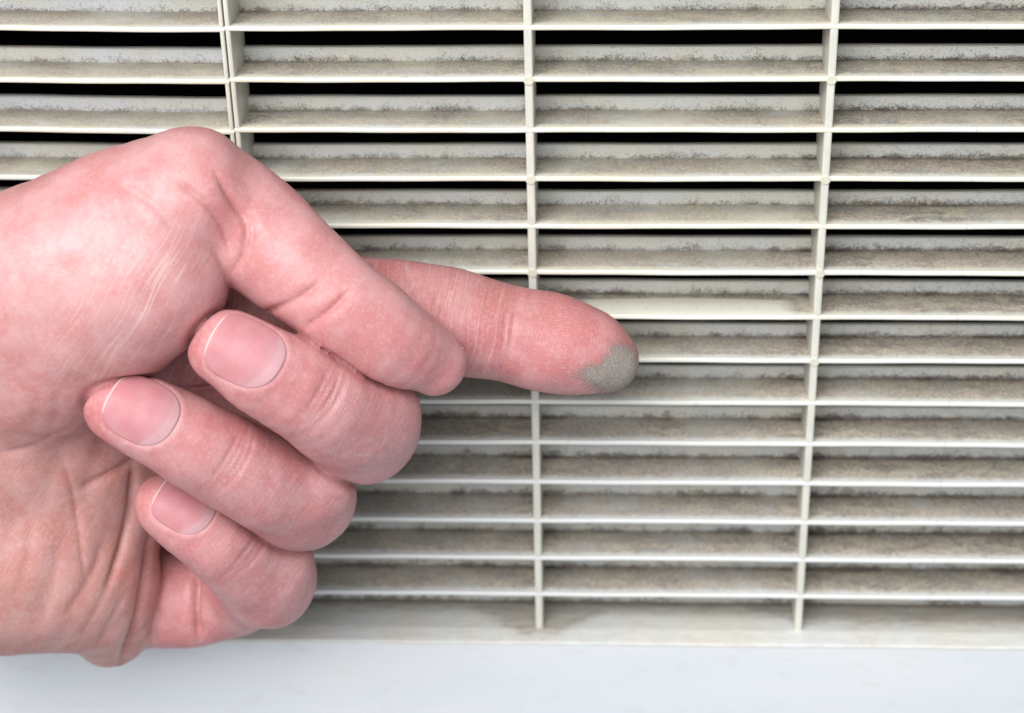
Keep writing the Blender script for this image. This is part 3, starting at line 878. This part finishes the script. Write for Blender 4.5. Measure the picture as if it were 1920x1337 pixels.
# ---- skin material
def skin_material():
    t = NT('skin')
    A = lambda n: t.n('Attribute', attribute_name=n)
    P = t.vmul(t.n('TexCoord').outputs['Object'], (1000, 1000, 1000))
    uv = A('finger_uv').outputs['Vector']
    colr = A('skin_tone').outputs['Color']
    wk = A('wrinkle').outputs['Fac']
    lm = A('pale_lines').outputs['Fac']
    fpmk = A('print_mask').outputs['Fac']
    fr = A('print_radius').outputs['Fac']
    mott = t.noise(P, 0.16, 4, 0.6)
    mot2 = t.noise(P, 0.55, 3, 0.6)
    pore = t.noise(P, 3.4, 3, 0.6)
    across = t.noise(t.vmul(uv, (1.5, 0.07, 1.0)), 1.0, 2, 0.5, 0.25)
    cross2 = t.noise(t.vmul(uv, (0.12, 1.4, 1.0)), 1.0, 2, 0.5, 0.25)
    lineh = t.math('ABSOLUTE', t.math('SUBTRACT', across, 0.5))
    lineh = t.step(lineh, 0.0, 0.05)
    line2 = t.step(t.math('ABSOLUTE', t.math('SUBTRACT', cross2, 0.5)), 0.0, 0.045)
    ridge = t.math('MULTIPLY_ADD', t.math('SINE', t.math('MULTIPLY', t.math('ADD', fr, t.math('MULTIPLY', mot2, 0.9)), 12.8)), 0.5, 0.5)
    # long pale scratches-like skin lines
    plw = t.noise(t.vmul(uv, (0.55, 0.02, 1.0)), 1.0, 2, 0.5, 0.1)
    pl = t.math('MULTIPLY', t.step(t.math('ABSOLUTE', t.math('SUBTRACT', plw, 0.5)), 0.022, 0.004), lm)
    col = t.mix(t.step(mott, 0.40, 0.62, 0, 0.28), colr, (0.72, 0.45, 0.455, 1))
    col = t.mix(t.step(mott, 0.48, 0.32, 0, 0.36), col, (0.55, 0.195, 0.185, 1))
    col = t.mix(t.step(mot2, 0.46, 0.62, 0, 0.20), col, (0.54, 0.185, 0.18, 1))
    col = t.mix(t.step(t.noise(P, 1.5, 3, 0.65), 0.50, 0.64, 0, 0.22), col, (0.74, 0.46, 0.45, 1))
    col = t.mix(t.math('MULTIPLY', t.math('SUBTRACT', 1.0, lineh), t.math('MULTIPLY', wk, 0.13)), col, (0.54, 0.225, 0.20, 1))
    col = t.mix(t.math('MULTIPLY', pl, 0.38), col, (0.90, 0.74, 0.70, 1))
    dry = t.math('MULTIPLY', t.step(t.noise(P, 5.2, 2, 0.6), 0.62, 0.72), t.step(t.noise(P, 0.3, 2, 0.5), 0.48, 0.62))
    col = t.mix(t.math('MULTIPLY', dry, 0.30), col, (0.90, 0.76, 0.73, 1))
    col = t.mix(t.math('MULTIPLY', t.math('MULTIPLY', ridge, fpmk), 0.12), col, (0.82, 0.50, 0.48, 1))
    h = t.math('MULTIPLY', t.math('SUBTRACT', lineh, 1.0), t.math('MULTIPLY', wk, 0.55))
    h = t.math('ADD', h, t.math('MULTIPLY', t.math('SUBTRACT', line2, 1.0), t.math('MULTIPLY', wk, 0.30)))
    h = t.math('ADD', h, t.math('MULTIPLY', pore, 0.55))
    h = t.math('ADD', h, t.math('MULTIPLY', t.math('MULTIPLY', ridge, fpmk), 0.26))
    h = t.math('ADD', h, t.math('MULTIPLY', pl, 0.3))
    rough = t.math('MULTIPLY_ADD', mot2, 0.24, 0.30)
    t.bsdf(Base_Color=col, Roughness=rough, Normal=t.bump(h, 0.000085, 0.85), Specular_IOR_Level=0.45,
           Subsurface_Weight=0.16, Subsurface_Radius=(1.0, 0.35, 0.22), Subsurface_Scale=0.0013)
    return t.m
M_SKIN = skin_material()

HC = np.array([HV2[:, 0].mean(), HV2[:, 1].mean(), HV2[:, 2].min()])
me = bpy.data.meshes.new('hand')
vv = ((HV2 - HC) * MM).astype(np.float32)
me.vertices.add(len(vv)); me.vertices.foreach_set('co', vv.ravel())
me.loops.add(HQ.size); me.loops.foreach_set('vertex_index', HQ.ravel().astype(np.int32))
me.polygons.add(len(HQ)); me.polygons.foreach_set('loop_start', np.arange(0, HQ.size, 4, dtype=np.int32))
me.update(calc_edges=True); me.validate()
me.polygons.foreach_set('use_smooth', np.ones(len(me.polygons), bool))
def attr(name, typ, data, field='value'):
    a = me.attributes.new(name, typ, 'POINT')
    a.data.foreach_set(field, np.asarray(data, np.float32).ravel())
attr('skin_tone', 'FLOAT_COLOR', np.concatenate([col, np.ones((len(col), 1))], 1), 'color')
attr('finger_uv', 'FLOAT_VECTOR', fuv, 'vector')
attr('wrinkle', 'FLOAT', wrk); attr('pale_lines', 'FLOAT', lines)
attr('print_mask', 'FLOAT', fpm); attr('print_radius', 'FLOAT', fpr)
me.materials.append(M_SKIN)
hand = bpy.data.objects.new('hand', me)
C.objects.link(hand)
hand.location = HC * MM
hand['label'] = 'pale hand with curled fingers, index pointing right with grey dust on its tip'
hand['category'] = 'hand'
print('hand verts', len(vv), 'normals out:', float(np.mean(facing > 0)))

# nails
t = NT('nail')
A = t.n('Attribute', attribute_name='nail_uv').outputs['Vector']
nu, nv, nq = t.n('SeparateXYZ', {0: A}).outputs
P = t.vmul(t.n('TexCoord').outputs['Object'], (1000, 1000, 1000))
nn = t.noise(P, 0.35, 3, 0.5)
c = t.mix(t.step(nn, 0.35, 0.65), (0.525, 0.215, 0.235, 1), (0.54, 0.25, 0.27, 1))
c = t.mix(t.step(nu, 0.1, 0.75, 0, 0.30), c, (0.50, 0.31, 0.34, 1))
lun = t.math('ADD', nu, t.math('MULTIPLY', t.math('MULTIPLY', nv, nv), 0.35))
c = t.mix(t.step(t.math('SUBTRACT', lun, t.math('MULTIPLY', nv, 0.08)), 0.66, 0.78, 0, 0.28), c, (0.60, 0.44, 0.475, 1))
edge = t.math('ADD', nu, t.math('MULTIPLY', t.math('MULTIPLY', nv, nv), -0.10))
c = t.mix(t.step(edge, -0.94, -0.98, 0, 0.62), c, (0.80, 0.70, 0.65, 1))
rid = t.noise(t.vmul(A, (0.5, 14, 1)), 1.0, 2, 0.5)
t.bsdf(Base_Color=c, Roughness=0.58, Normal=t.bump(rid, 0.00003, 0.6), Specular_IOR_Level=0.32, Subsurface_Weight=0.15,
       Subsurface_Radius=(1.0, 0.4, 0.3), Subsurface_Scale=0.001, Coat_Weight=0.05, Coat_Roughness=0.3)
M_NAIL = t.m
for nm, c3, a3, b3, n3, hl, hw in nail_frames:
    nr, na = 22, 72
    V, UVv, Fc = [], [], []
    pts = [(0.0, 0.0)]
    for r in np.linspace(1.0 / nr, 1.0, nr):
        for k in range(na):
            th = 2 * math.pi * k / na
            cu, cv = math.cos(th), math.sin(th)
            e = 3.6 if cu < 0 else 2.4
            rr = r / ((abs(cu) ** e + abs(cv) ** e) ** (1 / e))
            pts.append((rr * cu, rr * cv))
    pts = np.array(pts)
    base3 = c3 + a3 * (pts[:, :1] * hl) + b3 * (pts[:, 1:] * hw) + n3 * 3.0
    tt = np.zeros(len(pts))
    for _ in range(70):
        tt += np.clip(own(nm, base3 - n3 * tt[:, None]), -1, 1) * 0.7
    surf = -np.minimum(tt, 7.5)
    # smooth plate: fit a quadratic to the projected heights and lift slightly
    Bm = np.stack([np.ones(len(pts)), pts[:, 0], pts[:, 1], pts[:, 0] ** 2, pts[:, 1] ** 2, pts[:, 0] * pts[:, 1]], 1)
    cf = np.linalg.lstsq(Bm, surf, rcond=None)[0]
    hgt = 0.55 * (Bm @ cf) + 0.45 * surf + 0.05
    pos = c3 + a3 * (pts[:, :1] * hl) + b3 * (pts[:, 1:] * hw) + n3 * (3.0 + hgt)[:, None]
    V = [(p - HC) * MM for p in pos]
    for k in range(na):
        Fc.append((0, 1 + k, 1 + (k + 1) % na))
    for r in range(nr - 1):
        for k in range(na):
            a, b = 1 + r * na + k, 1 + r * na + (k + 1) % na
            Fc.append((a, a + na, b + na, b))
    # underside rim, so the plate has thickness
    rim0 = 1 + (nr - 1) * na
    for k in range(na):
        V.append((pos[rim0 + k] - n3 * 0.40 - HC) * MM)
    pts2 = np.concatenate([pts, pts[rim0:rim0 + na]])
    for k in range(na):
        a, b = rim0 + k, rim0 + (k + 1) % na
        Fc.append((a, a + na, b + na, b))
    o = mesh_obj('fingernail', V, Fc, M_NAIL, hand, (0, 0, 0), True)
    at_ = o.data.attributes.new('nail_uv', 'FLOAT_VECTOR', 'POINT')
    at_.data.foreach_set('vector', np.concatenate([pts2, np.zeros((len(pts2), 1))], 1).astype(np.float32).ravel())

# dust picked up on the fingertip: a thin crust following the skin
poly = np.array([(1146, 650), (1164, 643), (1190, 657), (1203, 685), (1199, 712), (1172, 736), (1138, 737), (1106, 724), (1078, 704), (1096, 690), (1126, 678)], float)
def inside(px, py, P):
    r = np.zeros(len(px), bool)
    j = len(P) - 1
    for i in range(len(P)):
        c_ = (P[i, 1] > py) != (P[j, 1] > py)
        r ^= c_ & (px < (P[j, 0] - P[i, 0]) * (py - P[i, 1]) / (P[j, 1] - P[i, 1] + 1e-9) + P[i, 0])
        j = i
    return r
fm = isp('index') & (facing > -0.25)
ql, _ = dist_poly(np.concatenate([poly, poly[:1]]))
ins = inside(PX, PY, poly)
sdist = np.where(ins, ql, -ql)
okv = fm & (sdist > -2.2)
fq = HQ[okv[HQ].all(1)]
used = np.unique(fq)
rem = -np.ones(len(HV), int); rem[used] = np.arange(len(used))
t = NT('grey_dust')
P = t.vmul(t.n('TexCoord').outputs['Object'], (1000, 1000, 1000))
sd_ = t.n('Attribute', attribute_name='inset').outputs['Fac']
fr = t.n('Attribute', attribute_name='print_radius').outputs['Fac']
n1 = t.noise(P, 0.9, 5, 0.7); n2 = t.noise(P, 4.5, 3, 0.7)
ridge = t.math('MULTIPLY_ADD', t.math('SINE', t.math('MULTIPLY', fr, 12.8)), 0.5, 0.5)
cov = t.math('ADD', sd_, t.math('ADD', t.math('MULTIPLY', t.math('SUBTRACT', n1, 0.5), 2.8), t.math('MULTIPLY', t.math('SUBTRACT', n2, 0.5), 3.4)))
cov = t.math('ADD', cov, t.math('MULTIPLY', t.math('SUBTRACT', ridge, 0.5), 1.1))
alpha = t.step(cov, -0.8, 1.1, 0.0, 0.92)
c = t.mix(t.step(n2, 0.32, 0.68), rgb(142, 133, 126), rgb(188, 178, 169))
pb = t.n('BsdfPrincipled', {'Base Color': c, 'Roughness': 0.95, 'Specular IOR Level': 0.1, 'Normal': t.bump(t.math('ADD', n2, t.math('MULTIPLY', n1, 0.6)), 0.0002, 0.9)})
tr = t.n('BsdfTransparent')
mx = t.n('MixShader', {0: alpha, 1: tr.outputs[0], 2: pb.outputs[0]})
t.put(t.out.inputs[0], mx.outputs[0])
dm = mesh_obj('dust_smudge', (HV2[used] + HN[used] * 0.07 - HC) * MM, rem[fq], t.m, hand, (0, 0, 0), True)
a = dm.data.attributes.new('inset', 'FLOAT', 'POINT'); a.data.foreach_set('value', sdist[used].astype(np.float32))
a = dm.data.attributes.new('print_radius', 'FLOAT', 'POINT'); a.data.foreach_set('value', fpr[used].astype(np.float32))

dm['label'] = 'patch of grey dust on the tip of the index finger'
